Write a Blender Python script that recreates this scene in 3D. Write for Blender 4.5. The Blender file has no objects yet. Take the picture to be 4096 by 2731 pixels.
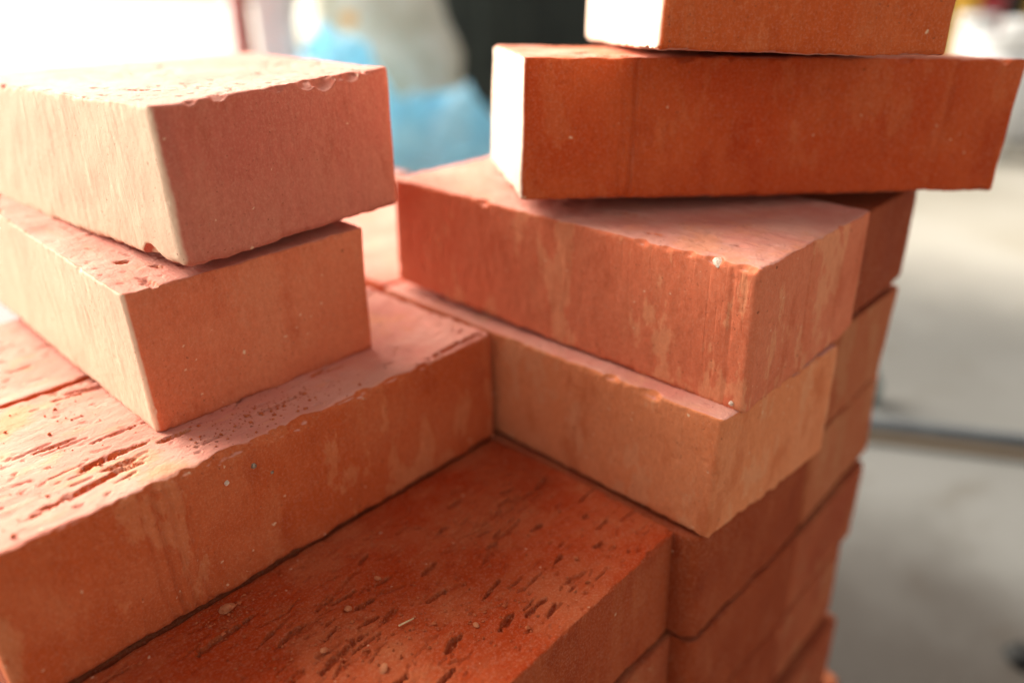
import bpy, math
import numpy as np
from mathutils import Matrix, Vector

# ------------------------------------------------------------------ camera, sky, sun, exposure
scene = bpy.context.scene
COL = scene.collection
H_CAM = 0.2356
PITCH, ROLL = 0.43066, -0.02165
c_, s_ = math.cos(PITCH), math.sin(PITCH)
fw = Vector((0, c_, -s_)); up = Vector((0, s_, c_)); rt = Vector((1, 0, 0))
cr, sr = math.cos(ROLL), math.sin(ROLL)
rt2 = rt*cr + up*sr
up2 = up*cr - rt*sr
cam_data = bpy.data.cameras.new('camera')
cam = bpy.data.objects.new('camera', cam_data)
COL.objects.link(cam)
M = Matrix((rt2, up2, -fw)).transposed().to_4x4()
M.translation = Vector((0, 0, H_CAM))
cam.matrix_world = M
cam_data.sensor_width = 36.0
cam_data.lens = 26.32
cam_data.clip_start = 0.02
cam_data.clip_end = 500.0
cam_data.dof.use_dof = True
cam_data.dof.focus_distance = 0.318
cam_data.dof.aperture_fstop = 2.5
cam_data.dof.aperture_blades = 9
scene.camera = cam

SUN_AZ = math.radians(-51)      # seen from the camera, negative is to the left
SUN_EL = math.radians(26)
world = bpy.data.worlds.new('World')
scene.world = world
world.use_nodes = True
wn = world.node_tree
wn.nodes.clear()
sky = wn.nodes.new('ShaderNodeTexSky')
sky.sky_type = 'NISHITA'
sky.sun_disc = False
sky.sun_elevation = SUN_EL
sky.sun_rotation = SUN_AZ       # azimuth from +Y, clockwise
sky.air_density = 1.0
sky.dust_density = 4.0
sky.ozone_density = 1.0
hs = wn.nodes.new('ShaderNodeHueSaturation')
hs.inputs['Saturation'].default_value = 0.25
bg = wn.nodes.new('ShaderNodeBackground')
bg.inputs['Strength'].default_value = 0.07
wo = wn.nodes.new('ShaderNodeOutputWorld')
wn.links.new(sky.outputs[0], hs.inputs['Color'])
tint = wn.nodes.new('ShaderNodeMix'); tint.data_type = 'RGBA'; tint.blend_type = 'MULTIPLY'
tint.inputs['Factor'].default_value = 1.0
tint.inputs['B'].default_value = (1.08, 1.0, 0.90, 1)      # warm haze
wn.links.new(hs.outputs[0], tint.inputs['A'])
wn.links.new(tint.outputs['Result'], bg.inputs['Color'])
wn.links.new(bg.outputs[0], wo.inputs['Surface'])

sun_data = bpy.data.lights.new('sun', 'SUN')
sun_data.energy = 5.0
sun_data.angle = math.radians(58)
sun_data.color = (1.0, 0.95, 0.87)
sun = bpy.data.objects.new('sun', sun_data)
COL.objects.link(sun)
sdir = Vector((math.sin(SUN_AZ)*math.cos(SUN_EL), math.cos(SUN_AZ)*math.cos(SUN_EL), math.sin(SUN_EL)))
sun.rotation_euler = sdir.to_track_quat('Z', 'Y').to_euler()

scene.view_settings.view_transform = 'Standard'
scene.view_settings.look = 'None'
scene.view_settings.exposure = 1.85
scene.view_settings.gamma = 1.0
scene.cycles.max_bounces = 8
scene.cycles.diffuse_bounces = 5

Z0 = -0.545     # floor level
# ------------------------------------------------------------------ helpers
def tag(o, label=None, cat=None, group=None, kind=None):
    if label: o['label'] = label
    if cat: o['category'] = cat
    if group: o['group'] = group
    if kind: o['kind'] = kind
    return o

def link(name, me, mat=None, parent=None):
    o = bpy.data.objects.new(name, me)
    COL.objects.link(o)
    if mat: me.materials.append(mat)
    if parent: o.parent = parent
    return o

def mesh_np(name, verts, quads, smooth=True):
    me = bpy.data.meshes.new(name)
    nv, nq = len(verts), len(quads)
    me.vertices.add(nv)
    me.vertices.foreach_set('co', np.ascontiguousarray(verts, dtype=np.float32).ravel())
    me.loops.add(nq*4)
    me.loops.foreach_set('vertex_index', np.ascontiguousarray(quads, dtype=np.int32).ravel())
    me.polygons.add(nq)
    me.polygons.foreach_set('loop_start', np.arange(0, nq*4, 4, dtype=np.int32))
    me.polygons.foreach_set('loop_total', np.full(nq, 4, dtype=np.int32))
    me.polygons.foreach_set('use_smooth', np.full(nq, smooth, dtype=bool))
    me.update(calc_edges=True)
    me.validate()
    return me

def _hash(ix, iy, iz, seed):
    h = (ix.astype(np.int64)*374761393 + iy.astype(np.int64)*668265263 + iz.astype(np.int64)*2147483647 + seed*974634777) & 0xffffffff
    h = ((h ^ (h >> 13))*1274126177) & 0xffffffff
    h = h ^ (h >> 16)
    return (h & 0xffffff)/float(0xffffff)

def vnoise(P, scale, seed):
    """value noise in -1..1; scale in mm per lattice cell (scalar or 3-vector)"""
    Q = P/np.asarray(scale, dtype=float)
    i = np.floor(Q).astype(np.int64); f = Q - i
    f = f*f*(3-2*f)
    r = 0
    for a in (0, 1):
        for b in (0, 1):
            for c in (0, 1):
                w = (f[:, 0] if a else 1-f[:, 0])*(f[:, 1] if b else 1-f[:, 1])*(f[:, 2] if c else 1-f[:, 2])
                r = r + w*_hash(i[:, 0]+a, i[:, 1]+b, i[:, 2]+c, seed)
    return r*2-1

_grid_cache = {}
def box_lattice(nx, ny, nz):
    key = (nx, ny, nz)
    if key in _grid_cache: return _grid_cache[key]
    I, J, K = np.meshgrid(np.arange(nx+1), np.arange(ny+1), np.arange(nz+1), indexing='ij')
    m = (I == 0) | (I == nx) | (J == 0) | (J == ny) | (K == 0) | (K == nz)
    idx = np.full(m.shape, -1, dtype=np.int64)
    idx[m] = np.arange(m.sum())
    pts = np.stack([I[m], J[m], K[m]], 1).astype(float)
    q = []
    def face(g, flip):
        a, b, c, d = g[:-1, :-1], g[1:, :-1], g[1:, 1:], g[:-1, 1:]
        s = [a, d, c, b] if flip else [a, b, c, d]
        q.append(np.stack([x.ravel() for x in s], 1))
    face(idx[:, :, 0], True); face(idx[:, :, nz], False)
    face(idx[:, 0, :], False); face(idx[:, ny, :], True)
    face(idx[0, :, :], True); face(idx[nx, :, :], False)
    r = (pts, np.concatenate(q))
    _grid_cache[key] = r
    return r

def brick_mesh(name, dims, corners, res, seed, rv=3.0, rt=1.6, rtamp=1.6, rv_corner=None,
               pits=(0, 10), pitlist=(), carves=(), grooves=(), rough=1.0, drag=0.25, edge_wob=0.5,
               rb=2.4, rbamp=2.2, chips=0):
    """A fired clay brick as one closed surface. All lengths in mm; corners: 8 world points (or None);
    the wire-cut bed faces (top, bottom) are torn and pitted, the sides carry a smooth skin."""
    rng = np.random.RandomState(seed)
    L = np.array(dims, float)
    n = [max(4, int(round(L[i]/res))) for i in range(3)]
    pts, quads = box_lattice(*n)
    p = pts/np.array(n)*L
    # ---- vertical corners
    top = p[:, 2] >= L[2]-1e-6; bot = p[:, 2] <= 1e-6
    Rv = np.full(len(p), rv)
    if rv_corner:
        for (sx, sy), r in rv_corner.items():
            near = ((p[:, 0] > L[0]/2) == (sx > 0)) & ((p[:, 1] > L[1]/2) == (sy > 0))
            Rv[near] = r
    h = p[:, :2]
    R2 = Rv[:, None]
    qh = np.clip(h, R2, L[:2]-R2)
    dh = h-qh
    m = np.abs(dh).max(1); ln = np.linalg.norm(dh, axis=1)
    k = np.where(ln > 1e-9, m/np.maximum(ln, 1e-9), 1.0)
    h2 = qh+dh*k[:, None]
    nrm = np.where(ln[:, None] > 1e-9, dh/np.maximum(ln, 1e-9)[:, None], 0.0)
    t = Rv-m                                    # inward distance from the side surface (0 on it)
    # ---- ragged top and bottom edges
    e3 = np.stack([h2[:, 0], h2[:, 1], np.where(p[:, 2] > L[2]/2, 100.0, 0.0)], 1)
    nz_ = 0.65*vnoise(e3, 14, seed+11)+0.5*vnoise(e3, 5, seed+12)+0.35*vnoise(e3, 2.2, seed+13)
    Rt = np.clip(np.where(e3[:, 2] > 0, rt+rtamp*nz_, rb+rbamp*nz_), 0.35, None)
    Rt = np.minimum(Rt, Rv-0.02)
    upz = p[:, 2] > L[2]/2
    s = np.where(upz, L[2]-p[:, 2], p[:, 2])
    inside = (t < Rt) & (s < Rt)
    vt, vs = np.clip(Rt-t, 0, None), np.clip(Rt-s, 0, None)
    mm = np.maximum(vt, vs); ll = np.maximum(np.hypot(vt, vs), 1e-9)
    t2 = np.where(inside, Rt-vt*mm/ll, t); s2 = np.where(inside, Rt-vs*mm/ll, s)
    pos = np.empty_like(p)
    pos[:, :2] = h2-nrm*(t2-t)[:, None]
    pos[:, 2] = np.where(upz, L[2]-s2, s2)
    sgn = np.where(upz, 1.0, -1.0)
    flat = top | bot
    wt = np.where(inside, vt/ll, np.where(flat, 0.0, 1.0)); ws = np.where(inside, vs/ll, np.where(flat, 1.0, 0.0))
    N = np.concatenate([nrm*wt[:, None], (sgn*ws)[:, None]], 1)
    N /= np.maximum(np.linalg.norm(N, axis=1), 1e-9)[:, None]
    # ---- relief
    d = 0.55*vnoise(pos, 52, seed+1)+0.24*vnoise(pos, 14, seed+2)
    side = 0.10*vnoise(pos, (3.5, 3.5, 14), seed+3)+0.07*vnoise(pos, 1.9, seed+4)-0.22*np.clip(vnoise(pos, 2.6, seed+17)-0.62, 0, 1)*4
    bed = drag*vnoise(pos, (26, 2.6, 30), seed+5)+0.16*vnoise(pos, 4.5, seed+6)+0.09*vnoise(pos, 1.9, seed+7)
    d += rough*np.where(flat, bed, side)
    # torn rim next to the edges
    rim = np.exp(-np.minimum(t, 12)/3.0)
    d += np.where(flat, -edge_wob*rim*np.clip(vnoise(pos, 6, seed+8)+0.2, 0, None), 0)
    erim = np.exp(-np.minimum(s2, 14)/2.6)           # crumbled arris on the side next to top and bottom
    d += np.where(~flat, -0.85*erim*np.clip(vnoise(pos, 9, seed+18)*0.7+vnoise(pos, 2.6, seed+19)*0.5+0.05, 0, None), 0)
    for ax, sg, at, w, dep in grooves:              # pull marks across a side: axis, side, position, width, depth
        oth = 1-ax
        on = (pos[:, oth] > L[oth]/2) == (sg > 0)
        wob = vnoise(np.stack([pos[:, 2]*0+at, pos[:, 2], pos[:, 2]*0], 1), 18, seed+9)*0.9
        d += np.where(on & ~flat, -dep*np.exp(-((pos[:, ax]-at-wob)/w)**2), 0)
    # ---- drag pits of the top face
    if flat.any():
        X, Y = pos[:, 0], pos[:, 1]
        pl = list(pitlist)
        cl = [(rng.uniform(15, L[0]-15), rng.uniform(12, L[1]-12)) for _ in range(7)]
        for _ in range(pits[0]):
            ln_ = rng.gamma(2.0, pits[1]/4)+1.2
            if rng.rand() < 0.5 or not len(cl):
                px, py = rng.uniform(4, L[0]-4), rng.uniform(4, L[1]-4)
            else:
                k_ = cl[rng.randint(len(cl))]; px, py = rng.normal(k_[0], 16), rng.normal(k_[1], 9)
            pl.append((px, py, ln_, 0.28+0.09*ln_*rng.uniform(0.3, 1.9), rng.uniform(0.4, 1.7)*min(1.5, 0.4+ln_/6), rng.normal(0.03, 0.22)))
        for _ in range(pits[0]*3):                  # pinholes
            a_ = rng.uniform(0.5, 1.3)
            pl.append((rng.uniform(2, L[0]-2), rng.uniform(2, L[1]-2), a_*rng.uniform(1, 2.2), a_, rng.uniform(0.3, 0.9), rng.uniform(-0.8, 0.8)))
        ti = np.nonzero(top)[0]
        xt, yt = X[ti], Y[ti]
        dt = np.zeros(len(ti))
        jit = vnoise(pos[ti], 3.0, seed+14)*0.35+vnoise(pos[ti], 1.6, seed+15)*0.40+vnoise(pos[ti], 0.8, seed+16)*0.2
        for (cx, cy, a, b, dep, ang) in pl:
            bx = np.nonzero((np.abs(xt-cx) < a+3) & (np.abs(yt-cy) < a+3))[0]
            if not len(bx): continue
            ca, sa = math.cos(ang), math.sin(ang)
            u = ((xt[bx]-cx)*ca+(yt[bx]-cy)*sa)/a; v = (-(xt[bx]-cx)*sa+(yt[bx]-cy)*ca)/b
            r = np.sqrt(u*u+v*v)+jit[bx]
            f = np.clip((1-r)/0.38, 0, 1)
            dt[bx] = np.maximum(dt[bx], dep*f*f*(3-2*f))
        d[ti] -= dt
    pos += N*d[:, None]
    # ---- broken-off places: spheres bitten out of the surface
    crv = list(carves)
    for _ in range(chips):
        R_ = rng.uniform(2.5, 9.0)
        bite = rng.uniform(0.8, 2.0)*(0.4+R_/8)
        e = rng.randint(0, 3)
        off = (R_-bite)*0.7071
        sg = rng.randint(0, 2, 3)
        c_pt = [L[i]+off if sg[i] else -off for i in range(3)]
        c_pt[e if e < 2 or rng.rand() < 0.35 else rng.randint(0, 2)] = None
        c_pt = [rng.uniform(3, L[i]-3) if v is None else v for i, v in enumerate(c_pt)]
        crv.append((*c_pt, R_))
    for (cx, cy, cz, R) in crv:
        c = np.array([cx, cy, cz])
        v = pos-c
        r = np.linalg.norm(v, axis=1)
        Rn = R*(1+0.10*vnoise(pos, R*0.55, seed+21)+0.05*vnoise(pos, 2.0, seed+22))
        hit = r < Rn
        ctr = L/2
        dirv = v[hit]/np.maximum(r[hit], 1e-6)[:, None]
        pos[hit] = c+dirv*Rn[hit][:, None]
    # ---- into place
    if corners is None:
        out = pos-np.array([L[0]/2, L[1]/2, 0])
        org = np.zeros(3)
        out = out/1000
    else:
        Cn = np.array(corners, float)
        u, v, w = (pos/L).T
        out = 0
        for i in range(8):
            a, b, c = i & 1, (i >> 1) & 1, (i >> 2) & 1
            out = out+((u if a else 1-u)*(v if b else 1-v)*(w if c else 1-w))[:, None]*Cn[i]
        org = Cn[:4].mean(0)
        ax = Cn[1]-Cn[0]; ang = math.atan2(ax[1], ax[0])
        out = (out-org)
        ca, sa = math.cos(-ang), math.sin(-ang)
        out = np.stack([out[:, 0]*ca-out[:, 1]*sa, out[:, 0]*sa+out[:, 1]*ca, out[:, 2]], 1)/1000
        return mesh_np(name, out, quads), org/1000, ang
    return mesh_np(name, out, quads), org/1000, 0.0

# ------------------------------------------------------------------ materials
def nn(nt, typ, **kw):
    n = nt.nodes.new(typ)
    for k, v in kw.items(): setattr(n, k, v)
    return n

def mixc(nt, fac, a, b, blend='MIX'):
    m = nn(nt, 'ShaderNodeMix', data_type='RGBA', blend_type=blend)
    def put(sock, v):
        if isinstance(v, (tuple, list)): sock.default_value = (*v[:3], 1)
        elif isinstance(v, (int, float)): sock.default_value = v
        else: nt.links.new(v, sock)
    put(m.inputs['Factor'], fac); put(m.inputs['A'], a); put(m.inputs['B'], b)
    return m.outputs['Result']

def ramp(nt, fac, lo, hi):
    m = nn(nt, 'ShaderNodeMapRange'); m.interpolation_type = 'SMOOTHSTEP'
    nt.links.new(fac, m.inputs['Value'])
    m.inputs['From Min'].default_value = lo; m.inputs['From Max'].default_value = hi
    return m.outputs['Result']

def math_(nt, op, a, b=None):
    m = nn(nt, 'ShaderNodeMath', operation=op)
    for i, v in enumerate((a, b)):
        if v is None: continue
        if isinstance(v, (int, float)): m.inputs[i].default_value = v
        else: nt.links.new(v, m.inputs[i])
    return m.outputs[0]

def noise(nt, vec, scale, detail=4, rough=0.55, stretch=None, off=(0, 0, 0)):
    mp = nn(nt, 'ShaderNodeMapping')
    mp.inputs['Scale'].default_value = stretch or (1, 1, 1)
    mp.inputs['Location'].default_value = off
    nt.links.new(vec, mp.inputs['Vector'])
    n = nn(nt, 'ShaderNodeTexNoise')
    n.inputs['Scale'].default_value = scale; n.inputs['Detail'].default_value = detail; n.inputs['Roughness'].default_value = rough
    nt.links.new(mp.outputs[0], n.inputs['Vector'])
    return n.outputs['Fac']

def brick_mat(name, skin=(0.44, 0.076, 0.019), skin2=(0.48, 0.110, 0.038), tan=(0.62, 0.25, 0.11), tan_amt=0.3,
              bed=(0.57, 0.205, 0.150), bed2=(0.60, 0.285, 0.215), seed=0.0, streak=0.25, speck=1.0, lit_tone=None, lit_axis=1, lit_sign=1):
    m = bpy.data.materials.new(name); m.use_nodes = True
    nt = m.node_tree; nt.nodes.clear()
    out = nn(nt, 'ShaderNodeOutputMaterial'); b = nn(nt, 'ShaderNodeBsdfPrincipled')
    nt.links.new(b.outputs[0], out.inputs['Surface'])
    tc = nn(nt, 'ShaderNodeTexCoord')
    oi = nn(nt, 'ShaderNodeObjectInfo')
    va = nn(nt, 'ShaderNodeVectorMath', operation='MULTIPLY_ADD')
    cmb = nn(nt, 'ShaderNodeCombineXYZ')
    for i in range(3): nt.links.new(oi.outputs['Random'], cmb.inputs[i])
    nt.links.new(cmb.outputs[0], va.inputs[0]); va.inputs[1].default_value = (3.1, 7.7, 5.3); nt.links.new(tc.outputs['Object'], va.inputs[2])
    vec = va.outputs[0]
    o = (seed, seed*1.7, seed*0.6)
    sx = nn(nt, 'ShaderNodeSeparateXYZ'); nt.links.new(tc.outputs['Normal'], sx.inputs[0])
    bedmask = ramp(nt, math_(nt, 'ABSOLUTE', sx.outputs[2]), 0.72, 0.88)
    # smooth skin of the extruded sides
    n1 = noise(nt, vec, 16, 4, 0.6, off=o)
    n2 = noise(nt, vec, 60, 4, 0.6, stretch=(1, 1, 0.22), off=o)
    n3 = noise(nt, vec, 45, 5, 0.65, stretch=(1, 1, 0.4), off=(seed+3, 1, 2))
    c1 = mixc(nt, ramp(nt, n1, 0.35, 0.68), skin, skin2)
    c1 = mixc(nt, math_(nt, 'MULTIPLY', ramp(nt, n2, 0.5, 0.78), streak), c1, tan)
    c1 = mixc(nt, math_(nt, 'MULTIPLY', ramp(nt, n3, 0.545, 0.585), tan_amt), c1, tan)
    fm = noise(nt, vec, 520, 5, 0.8, stretch=(1, 1, 0.5), off=(seed+2, 8, 2))
    c1 = mixc(nt, 1.0, c1, mixc(nt, ramp(nt, fm, 0.3, 0.7), (0.90, 0.87, 0.85), (1.07, 1.09, 1.10)), 'MULTIPLY')
    dk = noise(nt, vec, 42, 5, 0.65, stretch=(1, 1, 0.45), off=(seed+9, 4, 2))
    c1 = mixc(nt, math_(nt, 'MULTIPLY', ramp(nt, dk, 0.54, 0.70), 0.55), c1, tuple(x*k for x, k in zip(skin, (0.74, 0.52, 0.40))))
    if lit_tone:        # cream side turned to the sun, painted paler still for the sunlight
        sn = math_(nt, 'MULTIPLY', sx.outputs[lit_axis], float(lit_sign))
        c1 = mixc(nt, ramp(nt, sn, 0.55, 0.85), c1, mixc(nt, ramp(nt, n3, 0.40, 0.75), lit_tone, tuple(x*0.86 for x in lit_tone)))
    # torn bed faces
    b1 = noise(nt, vec, 22, 5, 0.65, off=(seed+5, 0, 0))
    b2 = noise(nt, vec, 170, 4, 0.65, stretch=(0.3, 1, 1), off=o)
    c2 = mixc(nt, ramp(nt, b1, 0.36, 0.68), bed, bed2)
    c2 = mixc(nt, math_(nt, 'MULTIPLY', ramp(nt, b2, 0.52, 0.75), 0.35), c2, tan)
    b3 = noise(nt, vec, 14, 6, 0.7, off=(seed+15, 3, 0))
    c2 = mixc(nt, math_(nt, 'MULTIPLY', ramp(nt, b3, 0.56, 0.68), 0.6), c2, tan)
    col = mixc(nt, bedmask, c1, c2)
    # grains: fine dust, lime specks, dark pores
    g = noise(nt, vec, 900, 3, 0.7, off=o)
    col = mixc(nt, math_(nt, 'MULTIPLY', ramp(nt, g, 0.45, 0.75), 0.22), col, (0.62, 0.34, 0.22))
    dn = nn(nt, 'ShaderNodeTexNoise'); dn.inputs['Scale'].default_value = 500; dn.inputs['Detail'].default_value = 3; nt.links.new(vec, dn.inputs['Vector'])
    wvn = nn(nt, 'ShaderNodeVectorMath', operation='MULTIPLY_ADD'); nt.links.new(dn.outputs['Color'], wvn.inputs[0]); wvn.inputs[1].default_value = (0.0022,)*3; nt.links.new(vec, wvn.inputs[2])
    wv = wvn.outputs[0]
    def specks(scale, thr, colr, amt, offs, dens):
        v = nn(nt, 'ShaderNodeTexVoronoi'); v.inputs['Scale'].default_value = scale
        mp = nn(nt, 'ShaderNodeMapping'); mp.inputs['Location'].default_value = offs
        nt.links.new(wv, mp.inputs['Vector']); nt.links.new(mp.outputs[0], v.inputs['Vector'])
        near = nn(nt, 'ShaderNodeMapRange'); near.inputs['From Min'].default_value = thr; near.inputs['From Max'].default_value = thr*0.55
        nt.links.new(v.outputs['Distance'], near.inputs['Value'])
        sc = nn(nt, 'ShaderNodeSeparateColor'); nt.links.new(v.outputs['Color'], sc.inputs[0])
        keep = math_(nt, 'GREATER_THAN', sc.outputs[0], 1-dens)
        f = math_(nt, 'MULTIPLY', math_(nt, 'MULTIPLY', near.outputs[0], keep), amt)
        return f, colr
    for args in ((85, 0.09, (0.72, 0.52, 0.34), 0.75*speck, (seed, 2, 3), 0.09), (210, 0.16, (0.70, 0.47, 0.30), 0.55*speck, (seed+1, 5, 3), 0.10),
                 (120, 0.11, (0.13, 0.035, 0.015), 0.7, (seed+2, 1, 8), 0.10), (420, 0.2, (0.20, 0.06, 0.03), 0.7, (seed+4, 1, 8), 0.10)):
        f, cc = specks(*args)
        col = mixc(nt, f, col, cc)
    nt.links.new(col, b.inputs['Base Color'])
    rgh = nn(nt, 'ShaderNodeMapRange'); nt.links.new(n3, rgh.inputs['Value'])
    rgh.inputs['To Min'].default_value = 0.75; rgh.inputs['To Max'].default_value = 0.95
    nt.links.new(rgh.outputs[0], b.inputs['Roughness'])
    b.inputs['Specular IOR Level'].default_value = 0.08
    # fine relief
    f1 = noise(nt, vec, 700, 5, 0.7, off=o)
    f2 = noise(nt, vec, 190, 4, 0.6, stretch=(1, 1, 0.35), off=o)
    f3 = noise(nt, vec, 420, 5, 0.75, stretch=(0.4, 1, 1), off=o)
    f4 = ramp(nt, noise(nt, vec, 330, 4, 0.6, stretch=(1, 1, 0.045), off=(seed+6, 2, 1)), 0.36, 0.46)     # fine pull scratches
    f5 = ramp(nt, noise(nt, vec, 900, 2, 0.5, off=(seed+7, 2, 1)), 0.24, 0.34)     # open pores
    amt_s = math_(nt, 'ADD', math_(nt, 'MULTIPLY', f1, 0.22), math_(nt, 'MULTIPLY', f2, 0.4))
    amt_s = math_(nt, 'ADD', amt_s, math_(nt, 'MULTIPLY', f4, 0.12))
    amt_s = math_(nt, 'ADD', amt_s, math_(nt, 'MULTIPLY', f5, 0.5))
    amt_b = math_(nt, 'ADD', math_(nt, 'MULTIPLY', f1, 0.6), math_(nt, 'MULTIPLY', f3, 1.0))
    mx = nn(nt, 'ShaderNodeMix', data_type='FLOAT')
    nt.links.new(bedmask, mx.inputs['Factor']); nt.links.new(amt_s, mx.inputs['A']); nt.links.new(amt_b, mx.inputs['B'])
    bp = nn(nt, 'ShaderNodeBump'); bp.inputs['Strength'].default_value = 0.8; bp.inputs['Distance'].default_value = 0.0009
    nt.links.new(mx.outputs['Result'], bp.inputs['Height']); nt.links.new(bp.outputs[0], b.inputs['Normal'])
    return m

def simple_mat(name, col, col2=None, scale=20, rough=0.7, spec=0.3, bump=0.0, stretch=None, metal=0.0, lo=0.35, hi=0.65):
    m = bpy.data.materials.new(name); m.use_nodes = True
    nt = m.node_tree; b = nt.nodes['Principled BSDF']
    tc = nn(nt, 'ShaderNodeTexCoord')
    n = noise(nt, tc.outputs['Object'], scale, 5, 0.6, stretch=stretch)
    nt.links.new(mixc(nt, ramp(nt, n, lo, hi), col, col2 or tuple(x*0.8 for x in col)), b.inputs['Base Color'])
    b.inputs['Roughness'].default_value = rough; b.inputs['Specular IOR Level'].default_value = spec; b.inputs['Metallic'].default_value = metal
    if bump:
        bp = nn(nt, 'ShaderNodeBump'); bp.inputs['Strength'].default_value = 0.5; bp.inputs['Distance'].default_value = bump
        nt.links.new(n, bp.inputs['Height']); nt.links.new(bp.outputs[0], b.inputs['Normal'])
    return m

LIT_TONE = (0.66, 0.47, 0.33)  # sunlight painted into the lit brick sides
M_topA = brick_mat('brick_dusky', skin=(0.44, 0.110, 0.072), skin2=(0.46, 0.138, 0.088), tan=(0.52, 0.20, 0.12), tan_amt=0.10, seed=1.3, streak=0.15, lit_tone=LIT_TONE)
M_pale = brick_mat('brick_lit_sided', skin=(0.55, 0.135, 0.060), skin2=(0.58, 0.165, 0.078), tan=(0.60, 0.26, 0.14), tan_amt=0.12, seed=2.3, streak=0.15, lit_tone=LIT_TONE)
M_mid = brick_mat('brick_mid', seed=4.1)
M_scuff = brick_mat('brick_scuffed', skin=(0.56, 0.135, 0.062), skin2=(0.58, 0.155, 0.075), tan=(0.64, 0.235, 0.115), tan_amt=0.8, seed=7.7, streak=0.3)
M_deep = brick_mat('brick_deep_orange', skin=(0.44, 0.055, 0.011), skin2=(0.48, 0.080, 0.020), tan=(0.54, 0.15, 0.055), tan_amt=0.25, bed=(0.52, 0.13, 0.06), seed=2.9, streak=0.35, lit_tone=(0.68, 0.52, 0.40), lit_axis=0, lit_sign=-1)
M_deepI = brick_mat('brick_deep_top', skin=(0.48, 0.080, 0.018), skin2=(0.50, 0.100, 0.028), tan=(0.56, 0.18, 0.07), tan_amt=0.15, seed=3.9, streak=0.25, lit_tone=(0.68, 0.52, 0.40))
M_kiln = brick_mat('brick_pitted', skin=(0.30, 0.045, 0.012), skin2=(0.33, 0.060, 0.018), tan=(0.44, 0.13, 0.05), tan_amt=0.15, bed=(0.37, 0.040, 0.006), bed2=(0.43, 0.090, 0.030), seed=9.2)
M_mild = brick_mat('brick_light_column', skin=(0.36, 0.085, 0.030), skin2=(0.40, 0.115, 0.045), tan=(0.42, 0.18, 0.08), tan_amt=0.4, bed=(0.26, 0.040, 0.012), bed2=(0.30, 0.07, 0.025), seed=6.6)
M_low = brick_mat('brick_shaded_column', skin=(0.23, 0.031, 0.006), skin2=(0.27, 0.044, 0.011), tan=(0.36, 0.10, 0.04), tan_amt=0.15, bed=(0.26, 0.040, 0.012), bed2=(0.30, 0.07, 0.025), seed=10.2)  # the column's shade is put into this darker clay colour
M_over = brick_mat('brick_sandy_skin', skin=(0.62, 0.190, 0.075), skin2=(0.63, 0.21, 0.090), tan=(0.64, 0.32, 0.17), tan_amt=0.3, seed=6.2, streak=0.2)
M_far = brick_mat('brick_column', skin=(0.28, 0.045, 0.014), skin2=(0.35, 0.078, 0.028), tan=(0.44, 0.20, 0.09), tan_amt=0.3, bed=(0.28, 0.05, 0.017), bed2=(0.34, 0.09, 0.035), seed=5.5)  # clay colour darkened for the shade low in the stack
M_stone = simple_mat('mineral_grey', (0.38, 0.29, 0.21), (0.15, 0.10, 0.07), 900, 0.9, 0.05)
M_quartz = simple_mat('mineral_white', (0.72, 0.60, 0.50), (0.50, 0.34, 0.24), 900, 0.6, 0.15)

# ------------------------------------------------------------------ the setting: floor, paving
def poly_sheet(name, pts, z, mat, kind='structure'):
    me = bpy.data.meshes.new(name)
    me.from_pydata([(x, y, z) for x, y in pts], [], [list(range(len(pts)))])
    return tag(link(name, me, mat), kind=kind)

M_floor = bpy.data.materials.new('concrete_floor'); M_floor.use_nodes = True
nt = M_floor.node_tree; b = nt.nodes['Principled BSDF']
tc = nn(nt, 'ShaderNodeTexCoord')
a1 = noise(nt, tc.outputs['Object'], 2.2, 5, 0.6); a2 = noise(nt, tc.outputs['Object'], 9, 5, 0.65, off=(4, 2, 0)); a3 = noise(nt, tc.outputs['Object'], 70, 4, 0.7)
cc = mixc(nt, ramp(nt, a1, 0.35, 0.65), (0.090, 0.086, 0.076), (0.108, 0.105, 0.095))
cc = mixc(nt, math_(nt, 'MULTIPLY', ramp(nt, a2, 0.52, 0.72), 0.6), cc, (0.062, 0.052, 0.038))
cc = mixc(nt, math_(nt, 'MULTIPLY', ramp(nt, a3, 0.5, 0.8), 0.3), cc, (0.13, 0.125, 0.113))
# painted sunlight: the slab pales softly towards its far edge
sv = nn(nt, 'ShaderNodeVectorMath', operation='DOT_PRODUCT'); nt.links.new(tc.outputs['Object'], sv.inputs[0]); sv.inputs[1].default_value = (0.50, 0.866, 0)
cc = mixc(nt, ramp(nt, math_(nt, 'ADD', sv.outputs['Value'], math_(nt, 'MULTIPLY', a1, 0.5)), 2.15, 3.45), cc, (0.42, 0.39, 0.33))
# shade round the pile, painted into the slab as a dark brown patch
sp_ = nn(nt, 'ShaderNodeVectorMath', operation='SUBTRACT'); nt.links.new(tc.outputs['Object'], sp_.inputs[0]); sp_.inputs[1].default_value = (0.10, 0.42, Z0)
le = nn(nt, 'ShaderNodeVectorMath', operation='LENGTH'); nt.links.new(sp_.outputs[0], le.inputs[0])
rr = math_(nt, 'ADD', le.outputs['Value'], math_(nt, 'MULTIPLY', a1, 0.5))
pile_shade = ramp(nt, rr, 1.15, 0.74)
cc = mixc(nt, math_(nt, 'MULTIPLY', pile_shade, 0.85), cc, (0.014, 0.007, 0.002))
nt.links.new(cc, b.inputs['Base Color']); b.inputs['Roughness'].default_value = 0.8
bp = nn(nt, 'ShaderNodeBump'); bp.inputs['Strength'].default_value = 0.4; bp.inputs['Distance'].default_value = 0.003
nt.links.new(a3, bp.inputs['Height']); nt.links.new(bp.outputs[0], b.inputs['Normal'])
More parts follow.
